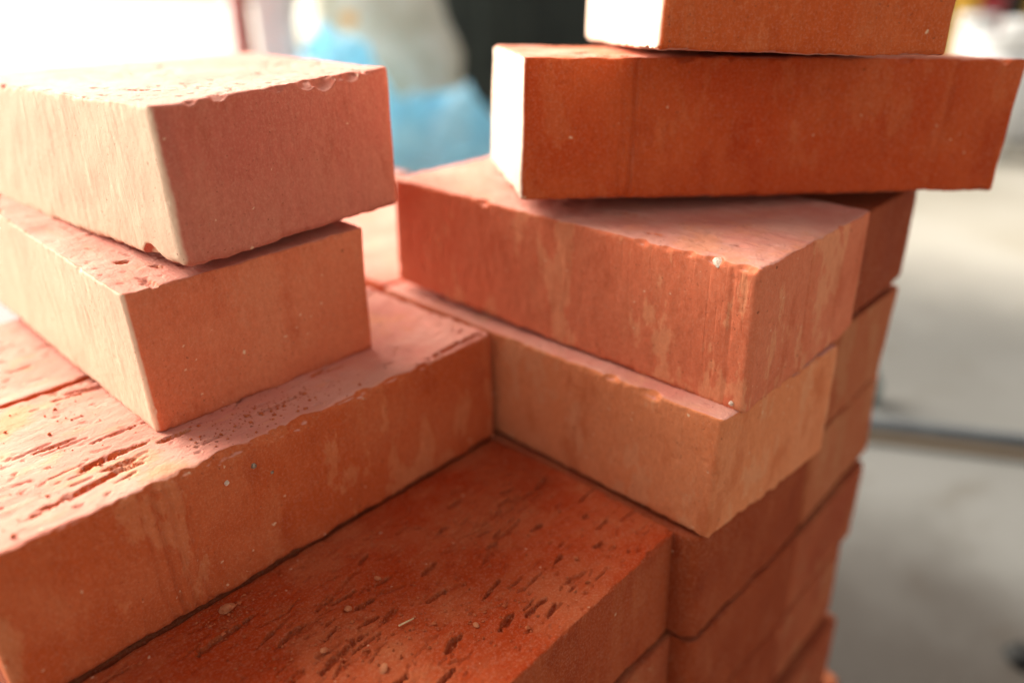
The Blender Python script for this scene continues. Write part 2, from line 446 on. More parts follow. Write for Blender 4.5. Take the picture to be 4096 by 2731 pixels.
M_yard = simple_mat('pale_paving', (0.42, 0.39, 0.33), (0.34, 0.31, 0.25), 1.2, 0.85, bump=0.004)

poly_sheet('ground', [(-150, -60), (150, -60), (150, 260), (-150, 260)], Z0-0.012, M_yard)
# the grey slab the bricks stand on ends at an oblique line behind them
E0 = Vector((1.50, 2.85)); E1 = Vector((1.66, 2.12)); dE = (E1-E0).normalized()
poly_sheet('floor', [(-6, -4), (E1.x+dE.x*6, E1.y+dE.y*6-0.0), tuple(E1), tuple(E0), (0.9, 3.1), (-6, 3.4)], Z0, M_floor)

# ------------------------------------------------------------------ the bricks
CN = {
    'B': [(-74.2, 364.2, 66.0), (-255.0, 536.2, 74.0), (-153.7, 279.4, 65.2), (-336.1, 450.4, 72.9), (-72.1, 362.9, 133.3), (-253.8, 534.4, 140.8), (-153.4, 276.9, 131.9), (-333.4, 450.2, 140.7)],
    'F': [(-182.6, 195.6, -0.4), (-8.4, 379.5, 0.4), (-268.2, 276.2, -0.6), (-94.4, 459.9, -0.1), (-183.3, 194.9, 66.5), (-9.6, 379.0, 66.9), (-268.4, 276.2, 66.2), (-94.5, 459.8, 66.7)],
    'C': [(186.3, 374.7, 67.8), (10.2, 545.2, 71.0), (102.8, 286.6, 64.3), (-74.3, 460.6, 70.2), (185.6, 373.1, 133.6), (10.5, 543.8, 137.9), (102.0, 286.9, 132.9), (-71.0, 459.3, 136.3)],
    'D': [(175.0, 358.8, -1.9), (1.9, 541.3, -1.2), (90.7, 282.6, 0.3), (-83.8, 458.9, -1.6), (173.8, 359.4, 64.5), (2.0, 541.5, 65.7), (91.8, 280.9, 66.0), (-83.7, 459.0, 65.2)],
    'E': [(5.6, 364.0, 144.5), (259.2, 395.8, 136.4), (-10.9, 481.7, 141.6), (243.3, 514.2, 133.7), (7.6, 365.4, 211.2), (259.7, 397.9, 202.1), (-6.8, 483.5, 209.5), (245.3, 515.7, 200.6)],
    'I': [(182.3, 327.6, 209.9), (178.4, 577.7, 203.0), (61.0, 326.1, 214.3), (57.5, 576.0, 207.1), (183.9, 329.8, 276.8), (180.6, 579.6, 269.9), (65.5, 327.5, 280.9), (59.8, 577.9, 273.9)],
    'K': [(-91.0, 111.8, -68.3), (79.7, 295.2, -68.1), (-178.3, 192.5, -68.2), (-8.7, 376.1, -68.0), (-90.2, 111.0, -1.7), (79.4, 294.0, -1.9), (-178.2, 192.3, -1.2), (-8.5, 375.9, -1.1)],
    'L': [(174.1, 368.3, -66.8), (-1.4, 546.0, -68.1), (86.9, 281.7, -67.5), (-88.9, 460.4, -68.4), (173.4, 368.1, -0.2), (-1.7, 546.1, -1.1), (85.0, 282.1, -0.6), (-89.2, 460.5, -1.5)],
    'M': [(175.8, 368.1, -135.4), (0.5, 546.4, -136.1), (89.3, 282.8, -135.6), (-86.0, 461.2, -136.2), (174.7, 368.4, -68.6), (0.3, 546.4, -69.1), (89.0, 282.7, -68.8), (-86.2, 461.2, -69.3)],
    'J1': [(248.0, 444.5, 69.8), (65.1, 615.2, 66.5), (165.9, 356.9, 69.4), (-16.8, 527.5, 66.1), (246.6, 445.3, 136.7), (64.3, 615.6, 133.4), (165.1, 357.3, 136.3), (-17.6, 527.9, 133.0)],
    'J2': [(247.1, 446.6, -0.3), (66.5, 619.1, 0.2), (164.6, 359.6, -0.2), (-16.3, 532.3, 0.3), (248.3, 445.9, 66.6), (66.6, 619.0, 67.1), (164.7, 359.6, 66.7), (-16.2, 532.2, 67.2)],
    'J3': [(255.3, 457.1, -68.1), (70.7, 626.4, -68.2), (175.4, 370.5, -67.5), (-9.6, 538.6, -68.2), (254.0, 458.0, -1.0), (70.6, 626.5, -1.2), (175.0, 370.4, -0.8), (-9.6, 538.7, -1.2)],
    'J4': [(252.2, 450.0, -136.7), (70.3, 622.1, -135.9), (172.5, 366.7, -135.6), (-9.9, 536.4, -135.8), (252.0, 450.7, -69.4), (70.4, 622.1, -69.0), (173.8, 365.7, -69.0), (-9.8, 536.4, -68.8)],
    'A': [(-55.9, 376.0, 140.8), (-181.2, 563.9, 138.2), (-130.1, 288.7, 137.5), (-345.1, 474.2, 134.5), (-57.8, 387.8, 205.7), (-183.1, 575.7, 203.2), (-129.0, 284.4, 202.0), (-336.9, 477.9, 199.5)],
}
kb = (-4.4, 4.2)
for i_ in (2, 3, 6, 7):          # reaches a little under the long brick
    x_, y_, z_ = CN['K'][i_]; CN['K'][i_] = (x_+kb[0], y_+kb[1], z_)
for nm_ in ('J1', 'J2', 'J3', 'J4', 'L', 'M'):      # open, uneven joints in the columns
    CN[nm_] = [(x, y, z-((2.6 if nm_[0] == 'J' else 1.6)+0.5*(i % 3-1) if i > 3 else 0)) for i, (x, y, z) in enumerate(CN[nm_])]
CN['E'] = [(x+(3.5 if i in (5, 7) else 0), y, z) for i, (x, y, z) in enumerate(CN['E'])]
STACK = 'red clay bricks of the stack'
def brick(cn, mat, label, dims, res, seed, group=STACK, **kw):
    me, org, ang = brick_mesh('brick', dims, cn, res, seed, **kw)
    o = link('brick', me, mat)
    o.location = org; o.rotation_euler = (0, 0, ang)
    tag(o, label, 'brick', group)
    return o

def shift(cn, dx, dy, dz):
    return [(x+dx, y+dy, z+dz) for x, y, z in cn]

F_DIR = np.array(CN['F'][1])-np.array(CN['F'][0]); F_DIR = F_DIR/np.linalg.norm(F_DIR)
F_BACK = np.array(CN['F'][2])-np.array(CN['F'][0]); F_BACK = F_BACK/np.linalg.norm(F_BACK)

bF = brick(CN['F'], M_mid, 'long brick with broken sunlit top edge, under the two left bricks', (253, 118, 67), 0.75, 31,
      rv=7, rt=2.6, rtamp=2.6, rb=3.8, pits=(60, 9), drag=0.10, chips=70,
      pitlist=[(60, 34, 15, 2.3, 2.6, 0.05), (85, 30, 9, 1.8, 2.2, 0.0), (48, 62, 9, 1.6, 1.8, 0), (100, 50, 8, 2.4, 1.8, .1), (70, 52, 12, 1.2, 1.6, 0), (115, 84, 9, 2.0, 1.8, 0), (62, 20, 7, 1.5, 1.6, 0), (130, 20, 10, 1.2, 1.5, 0)],
      carves=[(95, -9, 72, 14), (112, -12, 73, 17), (130, -10, 71, 14), (75, -8, 72, 11.5), (52, -6, 72, 9), (30, -6, 73, 10)],
      grooves=[(0, -1, 62, 1.0, 1.7), (0, -1, 67, 0.9, 1.3), (0, -1, 73, 1.4, 1.0), (0, -1, 57, 0.9, 0.9)])
bK = brick(CN['K'], M_kiln, 'brick with deep pits and crumbs on its top, at the bottom centre', (250, 125, 66.5), 0.7, 77,
      rv=3, rt=1.3, rtamp=1.2, pits=(190, 6.5), drag=0.12, chips=30,
      pitlist=[(95, 60, 10.8, 2.2, 2.4, 0.12), (126, 30, 5.9, 1.9, 2.6, 0.22), (112, 20, 10.2, 1.3, 2.6, 0.13), (98, 32, 8.2, 1.5, 2.4, 0.1), (150, 22, 8.9, 1.9, 2.6, 0.17), (60, 48, 20.0, 2.8, 3.0, 0.21), (72, 40, 8.3, 1.4, 2.2, -0.14), (196, 30, 3.4, 1.3, 2.2, 0.05), (205, 52, 5.0, 1.3, 2, 0.01), (182, 60, 5.6, 1.0, 2, -0.04), (172, 86, 4.2, 1.0, 2.2, 0.2), (215, 22, 5.0, 1.2, 2, -0.1), (190, 96, 4.8, 1.4, 2, 0.07), (150, 70, 7.7, 1.3, 2.2, 0.19), (168, 12, 5.0, 1.3, 2, 0.24), (228, 40, 3.1, 1.3, 2, 0.06), (134, 98, 4.5, 1.2, 2, 0.4), (200, 74, 4.8, 1.0, 1.8, 0.3), (85, 84, 6.4, 1.8, 2.4, 0.22), (105, 88, 5.3, 1.3, 2.0, 0.13), (130, 80, 7.0, 1.2, 2.0, -0.08), (140, 55, 6.3, 1.2, 2.2, -0.1), (160, 40, 9.6, 1.0, 2.2, 0.22), (120, 62, 4.8, 1.5, 2.0, 0.36), (40, 66, 10.9, 1.0, 1.8, 0.05)],
      carves=[(96, -7, 71, 9.5), (70, -6, 71, 8.5), (84, -5.5, 71, 7)])
bB = brick(CN['B'], M_pale, 'lower of the two left bricks, its top corner showing under the brick above', (250, 117.5, 67), 0.95, 12,
      rv=3.2, rt=1.1, rtamp=1.3, pits=(75, 8), chips=40, rv_corner={(-1, 1): 4},
      pitlist=[(38, 102, 4, 2.4, 3, 1.2), (22, 94, 3.5, 2, 2.5, .4), (30, 86, 4, 1, 1.6, 1.4)],
      carves=[(46, 123, 71, 8), (30, 123, 72, 8), (62, 124, 71, 8), (18, 122, 71, 6.5), (80, 124, 71, 8)])
bA = brick(CN['A'], M_topA, 'topmost brick of the left pile, its long pale side facing the light', (250, 123, 66), 0.95, 5,
      rv=3.5, rt=1.2, rtamp=1.3, pits=(80, 10), chips=40, rv_corner={(-1, 1): 7}, drag=0.2,
      carves=[(-1.5, 41, 68.5, 8.5), (-1.5, 50, 70, 8), (-1.5, 24, 69.0, 7.0), (-1, 31, 68, 4.5), (-1, 95, 71, 7), (-1, 108, 71, 7), (27, 126, -2.0, 8.5), (22, 126, -1, 6), (60, 127, 69, 6), (95, 127, 70, 6.5)])
bC = brick(CN['C'], M_scuff, 'scuffed brick with white lump in its top edge, under the crosswise brick', (247, 119, 66), 1.0, 43,
      rv=3.6, rt=1.1, rtamp=1.2, pits=(60, 6), chips=60, rough=1.5, drag=0.2,
      carves=[(22, 121, 69.5, 6.4), (60, 122, 68.5, 6), (35, 121.5, 68.5, 5.2), (46, 122, 68, 5)], grooves=[(1, -1, 68, 0.9, 1.8), (1, -1, 64, 1.2, 0.8), (0, 1, 12, 0.6, 0.5)])
bD = brick(CN['D'], M_over, 'brick lying under the scuffed brick, its bottom corner overhanging the column', (250, 117, 66), 1.0, 58,
      rv=2.4, rt=1.2, rtamp=1.1, pits=(40, 7), chips=50,
      carves=[(-1, 112, -4, 6), (0, 90, -3.5, 5.5), (-2.5, 60, -3, 5), (8, 121, -3.5, 5)])
bE = brick(CN['E'], M_deep, 'dark orange brick laid crosswise over the right pile with a white lit end', (254, 119.5, 67), 0.95, 64,
      rv=3.0, rt=1.3, rtamp=1.3, pits=(60, 9), chips=60, rough=1.3,
      grooves=[(0, -1, 54, 1.1, 1.9), (0, -1, 48.5, 1.0, 0.9), (0, -1, 58, 1.6, 0.8), (0, -1, 215, 1.6, 0.8)],
      carves=[(120, -4, 70, 6), (180, -4, -3, 6), (190, -4, -2, 5), (36, -4, 70.5, 5.5), (100, -5, 71, 7)])
bI = brick(CN['I'], M_deepI, 'uppermost brick of the right pile, cut off by the top of the picture', (250, 121, 67), 1.0, 91,
      rv=4.5, rt=1.0, rtamp=1.0, pits=(20, 6), chips=24)
# second brick of the row, behind the long one; a narrow open joint lies between them
GC = [tuple(np.array(p)+np.array([*(F_BACK[:2]*122.5), 0])-np.array([*(F_DIR[:2]*14), 0])+np.array([0, 0, (-1.2 if i > 3 else 0)])) for i, p in enumerate(CN['F'])]
brick(GC, M_mid, 'brick at the left edge, across an open joint from the long brick', (253, 118, 66), 1.1, 23, rv=3, rt=1.4, rtamp=1.3, pits=(50, 9), drag=0.10, chips=30)
# columns of the right-hand tower
CN['J1'] = [(x, y, z-(4.5 if i > 3 else 0)) for i, (x, y, z) in enumerate(CN['J1'])]
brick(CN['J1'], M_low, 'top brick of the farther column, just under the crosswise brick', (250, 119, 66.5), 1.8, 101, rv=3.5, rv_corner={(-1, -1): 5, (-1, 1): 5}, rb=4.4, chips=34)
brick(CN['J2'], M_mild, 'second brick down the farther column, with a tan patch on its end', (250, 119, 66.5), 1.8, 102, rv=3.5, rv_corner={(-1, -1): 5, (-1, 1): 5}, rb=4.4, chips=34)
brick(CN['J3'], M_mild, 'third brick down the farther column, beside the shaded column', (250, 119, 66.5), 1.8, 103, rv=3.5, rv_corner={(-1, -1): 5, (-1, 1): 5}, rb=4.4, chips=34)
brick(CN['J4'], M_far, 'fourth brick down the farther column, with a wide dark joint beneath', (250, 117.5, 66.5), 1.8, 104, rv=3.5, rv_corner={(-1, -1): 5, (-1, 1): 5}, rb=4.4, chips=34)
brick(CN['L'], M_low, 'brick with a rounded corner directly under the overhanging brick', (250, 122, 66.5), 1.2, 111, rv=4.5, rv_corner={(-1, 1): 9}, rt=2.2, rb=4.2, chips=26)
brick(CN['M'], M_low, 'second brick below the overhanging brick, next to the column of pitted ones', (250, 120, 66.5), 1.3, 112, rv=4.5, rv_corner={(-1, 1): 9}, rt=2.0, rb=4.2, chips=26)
NC = shift(CN['K'], 2, -1, -67.8)
brick(NC, M_far, 'brick directly under the pitted one at the bottom centre', (250, 119, 66.5), 1.3, 121, rv=3)
rng = np.random.RandomState(3)
words = ['fifth', 'sixth', 'seventh', 'eighth', 'ninth']
base_me = {}
def low_brick(cn, mat, label, seed):
    brick(cn, mat, label, (250, 119, 66.5), 3.0, seed, rv=5.2, rb=4.6)
for k in range(5):
    dz = -67.9*(k+1)
    if k < 4:
        j = rng.uniform(-3, 3, 2)
        ofs = {0: (-8, -7), 1: (-2, -12), 2: (12, -10), 3: (4, 2)}.get(k, (0, 0))
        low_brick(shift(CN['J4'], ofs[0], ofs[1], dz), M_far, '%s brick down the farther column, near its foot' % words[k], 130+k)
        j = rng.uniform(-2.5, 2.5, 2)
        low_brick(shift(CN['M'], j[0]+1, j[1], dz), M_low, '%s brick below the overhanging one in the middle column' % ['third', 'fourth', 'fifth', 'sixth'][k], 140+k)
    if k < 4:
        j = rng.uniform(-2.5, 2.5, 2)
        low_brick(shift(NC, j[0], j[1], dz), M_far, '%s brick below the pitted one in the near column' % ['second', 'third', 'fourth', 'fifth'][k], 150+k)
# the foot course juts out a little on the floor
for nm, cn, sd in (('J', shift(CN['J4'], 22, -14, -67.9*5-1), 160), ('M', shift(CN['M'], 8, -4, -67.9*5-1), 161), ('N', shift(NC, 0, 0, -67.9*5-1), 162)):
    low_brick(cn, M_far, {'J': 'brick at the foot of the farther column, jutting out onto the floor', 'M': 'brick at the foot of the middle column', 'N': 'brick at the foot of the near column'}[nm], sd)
# rows behind the pitted brick, carrying the long brick and the left piles
hid = tuple(F_BACK[:2]*127)
for r in (1, 2):
    for k in range(7):
        zz = -0.8-68.2*k
        if Z0*1000 > zz-68-66: pass
        low_brick(shift(CN['K'], hid[0]*r+rng.uniform(-2, 2), hid[1]*r+rng.uniform(-2, 2), zz-0.0), M_far,
                  'inner brick of the stack, hidden under the two left bricks', 170+10*r+k)

# rows added behind the two right-hand columns to shade the floor, mostly unseen
dL = np.array(CN['D'][1])-np.array(CN['D'][0]); dL = dL[:2]/np.linalg.norm(dL[:2])
for r in (1, 2, 3):
    for nm in ('D', 'J2'):
        for k in range(8):
            j = rng.uniform(-3, 3, 2)
            low_brick(shift(CN[nm], dL[0]*254*r+j[0], dL[1]*254*r+j[1], -0.5-67.8*k), M_mid if k == 0 else M_far,
                      'sunlit brick top glimpsed in the gap left of the scuffed brick' if (r == 1 and k == 0 and nm == 'D') else
                      'brick added out of sight behind the right-hand columns to shade the floor', 300+50*r+10*(nm == 'D')+k)

# ---- mineral lumps baked into the clay (children), loose chips and crumbs
def lump(name, r, seed, mat, parent=None, flat=1.0):
    rg = np.random.RandomState(seed)
    me = bpy.data.meshes.new(name)
    import bmesh
    bm = bmesh.new()
    bmesh.ops.create_icosphere(bm, subdivisions=2, radius=1.0)
    V = np.array([v.co[:] for v in bm.verts])
    f = 1+0.32*vnoise(V*10+50, 6.0, seed)+0.18*vnoise(V*10+80, 3.0, seed+1)
    for v, k in zip(bm.verts, f):
        v.co = Vector((v.co.x*k*r*1.1, v.co.y*k*r*0.85, v.co.z*k*r*flat))
    bm.to_mesh(me); bm.free()
    return link(name, me, mat, parent)

def on_brick(cn, u, v, w):
    C8 = np.array(cn, float); out = 0
    for i in range(8):
        a, b, c = i & 1, (i >> 1) & 1, (i >> 2) & 1
        out = out+(u if a else 1-u)*(v if b else 1-v)*(w if c else 1-w)*C8[i]
    return Vector(out/1000)
def child_lump(parent, cn, u, v, w, r, seed, mat, flat=1.0):
    o = lump('mineral_lump', r/1000, seed, mat, parent, flat)
    inv = Matrix.Rotation(-parent.rotation_euler[2], 4, 'Z') @ Matrix.Translation(-Vector(parent.location))
    o.location = inv @ on_brick(cn, u, v, w)
    o.rotation_euler = (seed*0.7, seed*1.1, seed*0.3)
    return o
o = child_lump(bC, CN['C'], 21/247, 0.985, 0.975, 2.0, 3, M_quartz, 1.5); o['label'] = 'white mineral lump in the top edge'
child_lump(bC, CN['C'], 24/247, 0.99, 0.945, 1.4, 4, M_quartz)
child_lump(bC, CN['C'], 0.03, 1.0, 0.06, 1.2, 5, M_quartz)
for i, (u, w, r) in enumerate(((0.50, 0.90, 0.9), (0.475, 0.86, 0.7), (0.41, 0.83, 1.3), (0.36, 0.80, 1.2), (0.44, 0.72, 0.8), (0.52, 0.93, 0.7), (0.56, 0.9, 0.6), (0.33, 0.86, .7))):
    child_lump(bF, CN['F'], u, 0.0+0.012*(1 if w > .85 else .2), w, r, 20+i, M_stone if i % 3 else M_quartz)

def loose(cn, u, v, r, seed, mat, flat, label, name='brick_chip', cat='brick chip', group='loose chips on the brick tops'):
    o = lump(name, r/1000, seed, mat, None, flat)
    p = on_brick(cn, u, v, 1.0)
    o.location = p+Vector((0, 0, r/1000*flat*0.55))
    o.rotation_euler = (0.25*math.sin(seed), 0.3*math.cos(seed*2), seed*1.3)
    return tag(o, label, cat, group)
M_chip = simple_mat('chip_clay', (0.50, 0.19, 0.09), (0.42, 0.12, 0.05), 300, 0.95, 0.05)
chips = [(0.262, 0.50, 3.0, 'pale rounded chip on the pitted brick, lower left of its pits'), (0.300, 0.93, 3.4, 'flat flake lying at the foot of the long brick on the pitted brick'),
         (0.44, 0.62, 1.9, 'chip lying at the rim of a round pit in the middle of the pitted brick'), (0.52, 0.66, 1.6, 'small reddish chip on the smooth middle of the pitted brick'),
         (0.36, 0.53, 1.7, 'angular chip on the pitted brick between the pale chip and the round pit'), (0.56, 0.24, 1.5, 'orange chip inside the tan patch of the pitted brick'),
         (0.285, 0.30, 2.6, 'low flake beside the large torn pit of the pitted brick'), (0.40, 0.33, 1.9, 'curled flake near the tan patch of the pitted brick')]
for i, (u, v, r, lb) in enumerate(chips):
    loose(CN['K'], u, v, r, 40+i, M_chip, 0.45 if i != 0 else 0.7, lb)
# a straw splinter
me = bpy.data.meshes.new('straw_splinter')
L_ = 0.0035
me.from_pydata([(-L_, -.0003, 0), (L_, -.0002, 0.0004), (L_, .0002, 0.0004), (-L_, .0003, 0), (-L_, -.0002, .0006), (L_, -.0001, .0009), (L_, .0001, .0009), (-L_, .0002, .0006)], [],
               [(0, 3, 2, 1), (4, 5, 6, 7), (0, 1, 5, 4), (1, 2, 6, 5), (2, 3, 7, 6), (3, 0, 4, 7)])
sp = tag(link('straw_splinter', me, simple_mat('straw', (0.66, 0.48, 0.27), (0.5, 0.33, 0.16), 500)), 'pale straw splinter lying among the crumbs on the pitted brick', 'splinter')
sp.location = on_brick(CN['K'], 0.485, 0.42, 1.0)+Vector((0, 0, 0.0006)); sp.rotation_euler = (0, 0, 0.55)

def crumbs(cn, cnt, seed, label, mat, rect=(0.0, 1.0, 0.0, 1.0), size=0.42, cluster=()):
    rg = np.random.RandomState(seed)
    V, Fc = [], []
    base = np.array([(1, 0, 0), (-1, 0, 0), (0, 1, 0), (0, -1, 0), (0, 0, 1), (0, 0, -1)], float)
    tri = [(4, 0, 2), (4, 2, 1), (4, 1, 3), (4, 3, 0), (5, 2, 0), (5, 1, 2), (5, 3, 1), (5, 0, 3)]
    for i in range(cnt):
        if cluster and rg.rand() < 0.6:
            cu, cv, sg = cluster[rg.randint(len(cluster))]
            u, v = rg.normal(cu, sg), rg.normal(cv, sg*1.6)
        else:
            u, v = rg.uniform(rect[0], rect[1]), rg.uniform(rect[2], rect[3])
        u = min(max(u, 0.01), 0.99); v = min(max(v, 0.02), 0.98)
        p = np.array(on_brick(cn, u, v, 1.0))
        r = size*rg.gamma(2.0, 0.5)/1000
        q = base*r*rg.uniform(0.5, 1.3, (6, 3))
        a = rg.uniform(0, 6.28); ca, sa = math.cos(a), math.sin(a)
        q = np.stack([q[:, 0]*ca-q[:, 1]*sa, q[:, 0]*sa+q[:, 1]*ca, q[:, 2]*0.7], 1)+p+np.array([0, 0, r*0.35])
        k = len(V); V += q.tolist(); Fc += [tuple(k+t for t in f) for f in tri]
    me = bpy.data.meshes.new('brick_crumbs'); me.from_pydata(V, [], Fc)
    return tag(link('brick_crumbs', me, mat), label, 'crumbs', kind='stuff')
M_crumb = simple_mat('crumb_clay', (0.46, 0.13, 0.055), (0.36, 0.075, 0.025), 400, 0.95, 0.05)
crumbs(CN['K'], 1100, 7, 'fine brick crumbs and dust scattered over the pitted brick', M_crumb, (0.1, 0.95, 0.02, 0.97), 0.38, ((0.35, 0.55, 0.05), (0.5, 0.3, 0.05), (0.6, 0.25, 0.04), (0.3, 0.9, 0.03), (0.45, 0.45, 0.06)))
crumbs(CN['F'], 650, 8, 'fine crumbs along the broken edge of the long brick', M_crumb, (0.05, 0.75, 0.05, 0.9), 0.38, ((0.52, 0.18, 0.035), (0.46, 0.14, 0.03), (0.58, 0.12, 0.03), (0.4, 0.2, 0.05)))

# ------------------------------------------------------------------ things in the blurred background
def prism_mesh(name, rings, close=True, smooth=True):
    """rings: list of (N,3) loops from bottom to top, capped"""
    V = np.concatenate(rings); n = len(rings[0]); Q = []
    for i in range(len(rings)-1):
        for j in range(n):
            Q.append((i*n+j, i*n+(j+1) % n, (i+1)*n+(j+1) % n, (i+1)*n+j))
    me = bpy.data.meshes.new(name)
    F_ = [tuple(q) for q in Q]+[tuple(range(n))[::-1], tuple(range((len(rings)-1)*n, len(rings)*n))]
    me.from_pydata(V.tolist(), [], F_)
    me.polygons.foreach_set('use_smooth', [smooth]*len(me.polygons))
    return me
def box_mesh(name, x, y, z, bev=0.0):
    import bmesh
    bm = bmesh.new(); bmesh.ops.create_cube(bm, size=1)
    for v in bm.verts: v.co = Vector((v.co.x*x, v.co.y*y, (v.co.z+0.5)*z))
    if bev: bmesh.ops.bevel(bm, geom=list(bm.edges), offset=bev, segments=2, affect='EDGES')
    me = bpy.data.meshes.new(name); bm.to_mesh(me); bm.free(); return me
def empty(name, loc, rz=0, **kw):
    o = bpy.data.objects.new(name, None); COL.objects.link(o); o.location = loc; o.rotation_euler = (0, 0, rz); return tag(o, **kw)
def at(px, py, depth):
    """world point at a given camera depth (m) on the ray of a pixel of the 2352-wide view: used once to set out where each thing stands"""
    f = 1719.76; u = (px-1176)/f; v = (py-784)/f
    return Vector((0, 0, H_CAM))+(fw+rt2*u-up2*v)*depth
def ring(cx, cy, rx, ry, z, n=32, p=2.0, wob=0.0, seed=0):
    a = np.linspace(0, 2*np.pi, n, endpoint=False)
    c, s = np.cos(a), np.sin(a)
    w = 1+wob*vnoise(np.stack([c*3+9, s*3+9, np.full(n, z*8.0)], 1), 1.0, seed)
    return np.stack([cx+rx*np.sign(c)*np.abs(c)**(2/p)*w, cy+ry*np.sign(s)*np.abs(s)**(2/p)*w, np.full(n, z)], 1)

# red steel post
M_red = simple_mat('red_paint', (0.52, 0.11, 0.09), (0.42, 0.08, 0.07), 12, 0.45)
p = at(552, 60, 3.2)
post = empty('steel_post', (p.x, p.y, Z0-0.01), 0.5, label='red painted post standing at the edge of the bright opening', cat='post')
link('shaft', box_mesh('shaft', 0.075, 0.075, 2.6, 0.004), M_red, post)
link('base_plate', box_mesh('base_plate', 0.18, 0.18, 0.012, 0.003), M_red, post)
# pale leaf beside it and grey sheeting behind
M_pale_p = simple_mat('pale_sheet', (0.75, 0.77, 0.76), (0.66, 0.68, 0.68), 6, 0.6)
M_grey_p = simple_mat('grey_sheet', (0.36, 0.37, 0.37), (0.28, 0.29, 0.29), 5, 0.6)
M_dark_p = simple_mat('dark_green_paint', (0.018, 0.024, 0.020), (0.009, 0.013, 0.011), 2.5, 0.5)
def ribbed_panel(name, a, b, z0, z1, mat, pitch, depth, label, cat, thick=0.02):
    """a to b on the ground, ribs as real folds"""
    a, b = Vector((a[0], a[1])), Vector((b[0], b[1])); L = (b-a).length; d = (b-a)/L; nrm = Vector((d.y, -d.x))
    n = max(1, int(L/pitch)); prof = []
    for i in range(n):
        s0 = i*L/n; w = L/n
        prof += [(s0, 0), (s0+w*0.35, 0), (s0+w*0.5, depth), (s0+w*0.85, depth)]
    prof.append((L, 0))
    front = [a+d*s+nrm*t for s, t in prof]; back = [q-nrm*thick for q in front]
    loop = front+back[::-1]; n = len(loop)
    V = [(q.x, q.y, z0) for q in loop]+[(q.x, q.y, z1) for q in loop]
    Fc = [(i, (i+1) % n, n+(i+1) % n, n+i) for i in range(n)]
    m = len(front)
    for i in range(m-1):
        Fc.append((n+i, n+i+1, n+2*m-2-i, n+2*m-1-i)); Fc.append((i+1, i, 2*m-1-i, 2*m-2-i))
    me = bpy.data.meshes.new(name); me.from_pydata(V, [], Fc)
    return tag(link(name, me, mat), label, cat)
pa, pb = at(588, 60, 3.5), at(668, 60, 3.5)
ribbed_panel('door_leaf', pa, pb, Z0, 1.9, M_pale_p, 0.06, 0.008, 'pale upright sheet just right of the red post', 'panel')
pa, pb = at(665, 60, 4.9), at(1010, 60, 4.9)
ribbed_panel('corrugated_sheet', pa, pb, Z0, 2.2, M_grey_p, 0.12, 0.02, 'grey sheeting behind the blue heap', 'panel')
pa, pb = at(960, 60, 5.3), at(2700, 60, 5.3)
ribbed_panel('gate', pa, pb, Z0, 2.4, M_dark_p, 0.3, 0.02, 'very dark green gate closing the view behind the right pile', 'gate', 0.04)

# blue plastic heap
M_blue = bpy.data.materials.new('blue_plastic'); M_blue.use_nodes = True
nt = M_blue.node_tree; b = nt.nodes['Principled BSDF']; tc = nn(nt, 'ShaderNodeTexCoord')
a1 = noise(nt, tc.outputs['Object'], 5, 3, 0.5)
nt.links.new(mixc(nt, ramp(nt, a1, 0.35, 0.7), (0.28, 0.60, 0.80), (0.85, 0.90, 0.92)), b.inputs['Base Color'])
b.inputs['Roughness'].default_value = 0.38; b.inputs['Specular IOR Level'].default_value = 0.6
tr = nn(nt, 'ShaderNodeBsdfTranslucent'); tr.inputs['Color'].default_value = (0.72, 0.93, 1.0, 1)
ms = nn(nt, 'ShaderNodeMixShader'); ms.inputs[0].default_value = 0.72
nt.links.new(b.outputs[0], ms.inputs[1]); nt.links.new(tr.outputs[0], ms.inputs[2]); nt.links.new(ms.outputs[0], nt.nodes['Material Output'].inputs['Surface'])
def sack(name, loc, rx, ry, h, rz, mat, label, cat, seed, wob=0.10, lean=(0, 0), top=0.35, group=None):
    rings = []
    N_ = 14
    for i in range(N_+1):
        t = i/N_
        k = (1-(1-min(t/0.12, 1))**2*0.12)*(1-(1-top)*max(0, (t-0.35)/0.65)**1.7)
        if i == N_: k *= 0.6
        rings.append(ring(lean[0]*t, lean[1]*t, rx*k, ry*k, h*t, 40, 2.5, wob, seed)+0.35*wob*rx*np.stack([vnoise(np.stack([np.arange(40)*1.0, np.full(40, i*1.0), np.full(40, q_*9.0)], 1), 1.7, seed+q_) for q_ in range(3)], 1)*np.array([1, 1, 0.6]))
    me = prism_mesh(name, rings)
    o = tag(link(name, me, mat), label, cat, group); o.location = loc; o.rotation_euler = (0, 0, rz)
    m = o.modifiers.new('sub', 'SUBSURF'); m.levels = 1; m.render_levels = 1
    return o
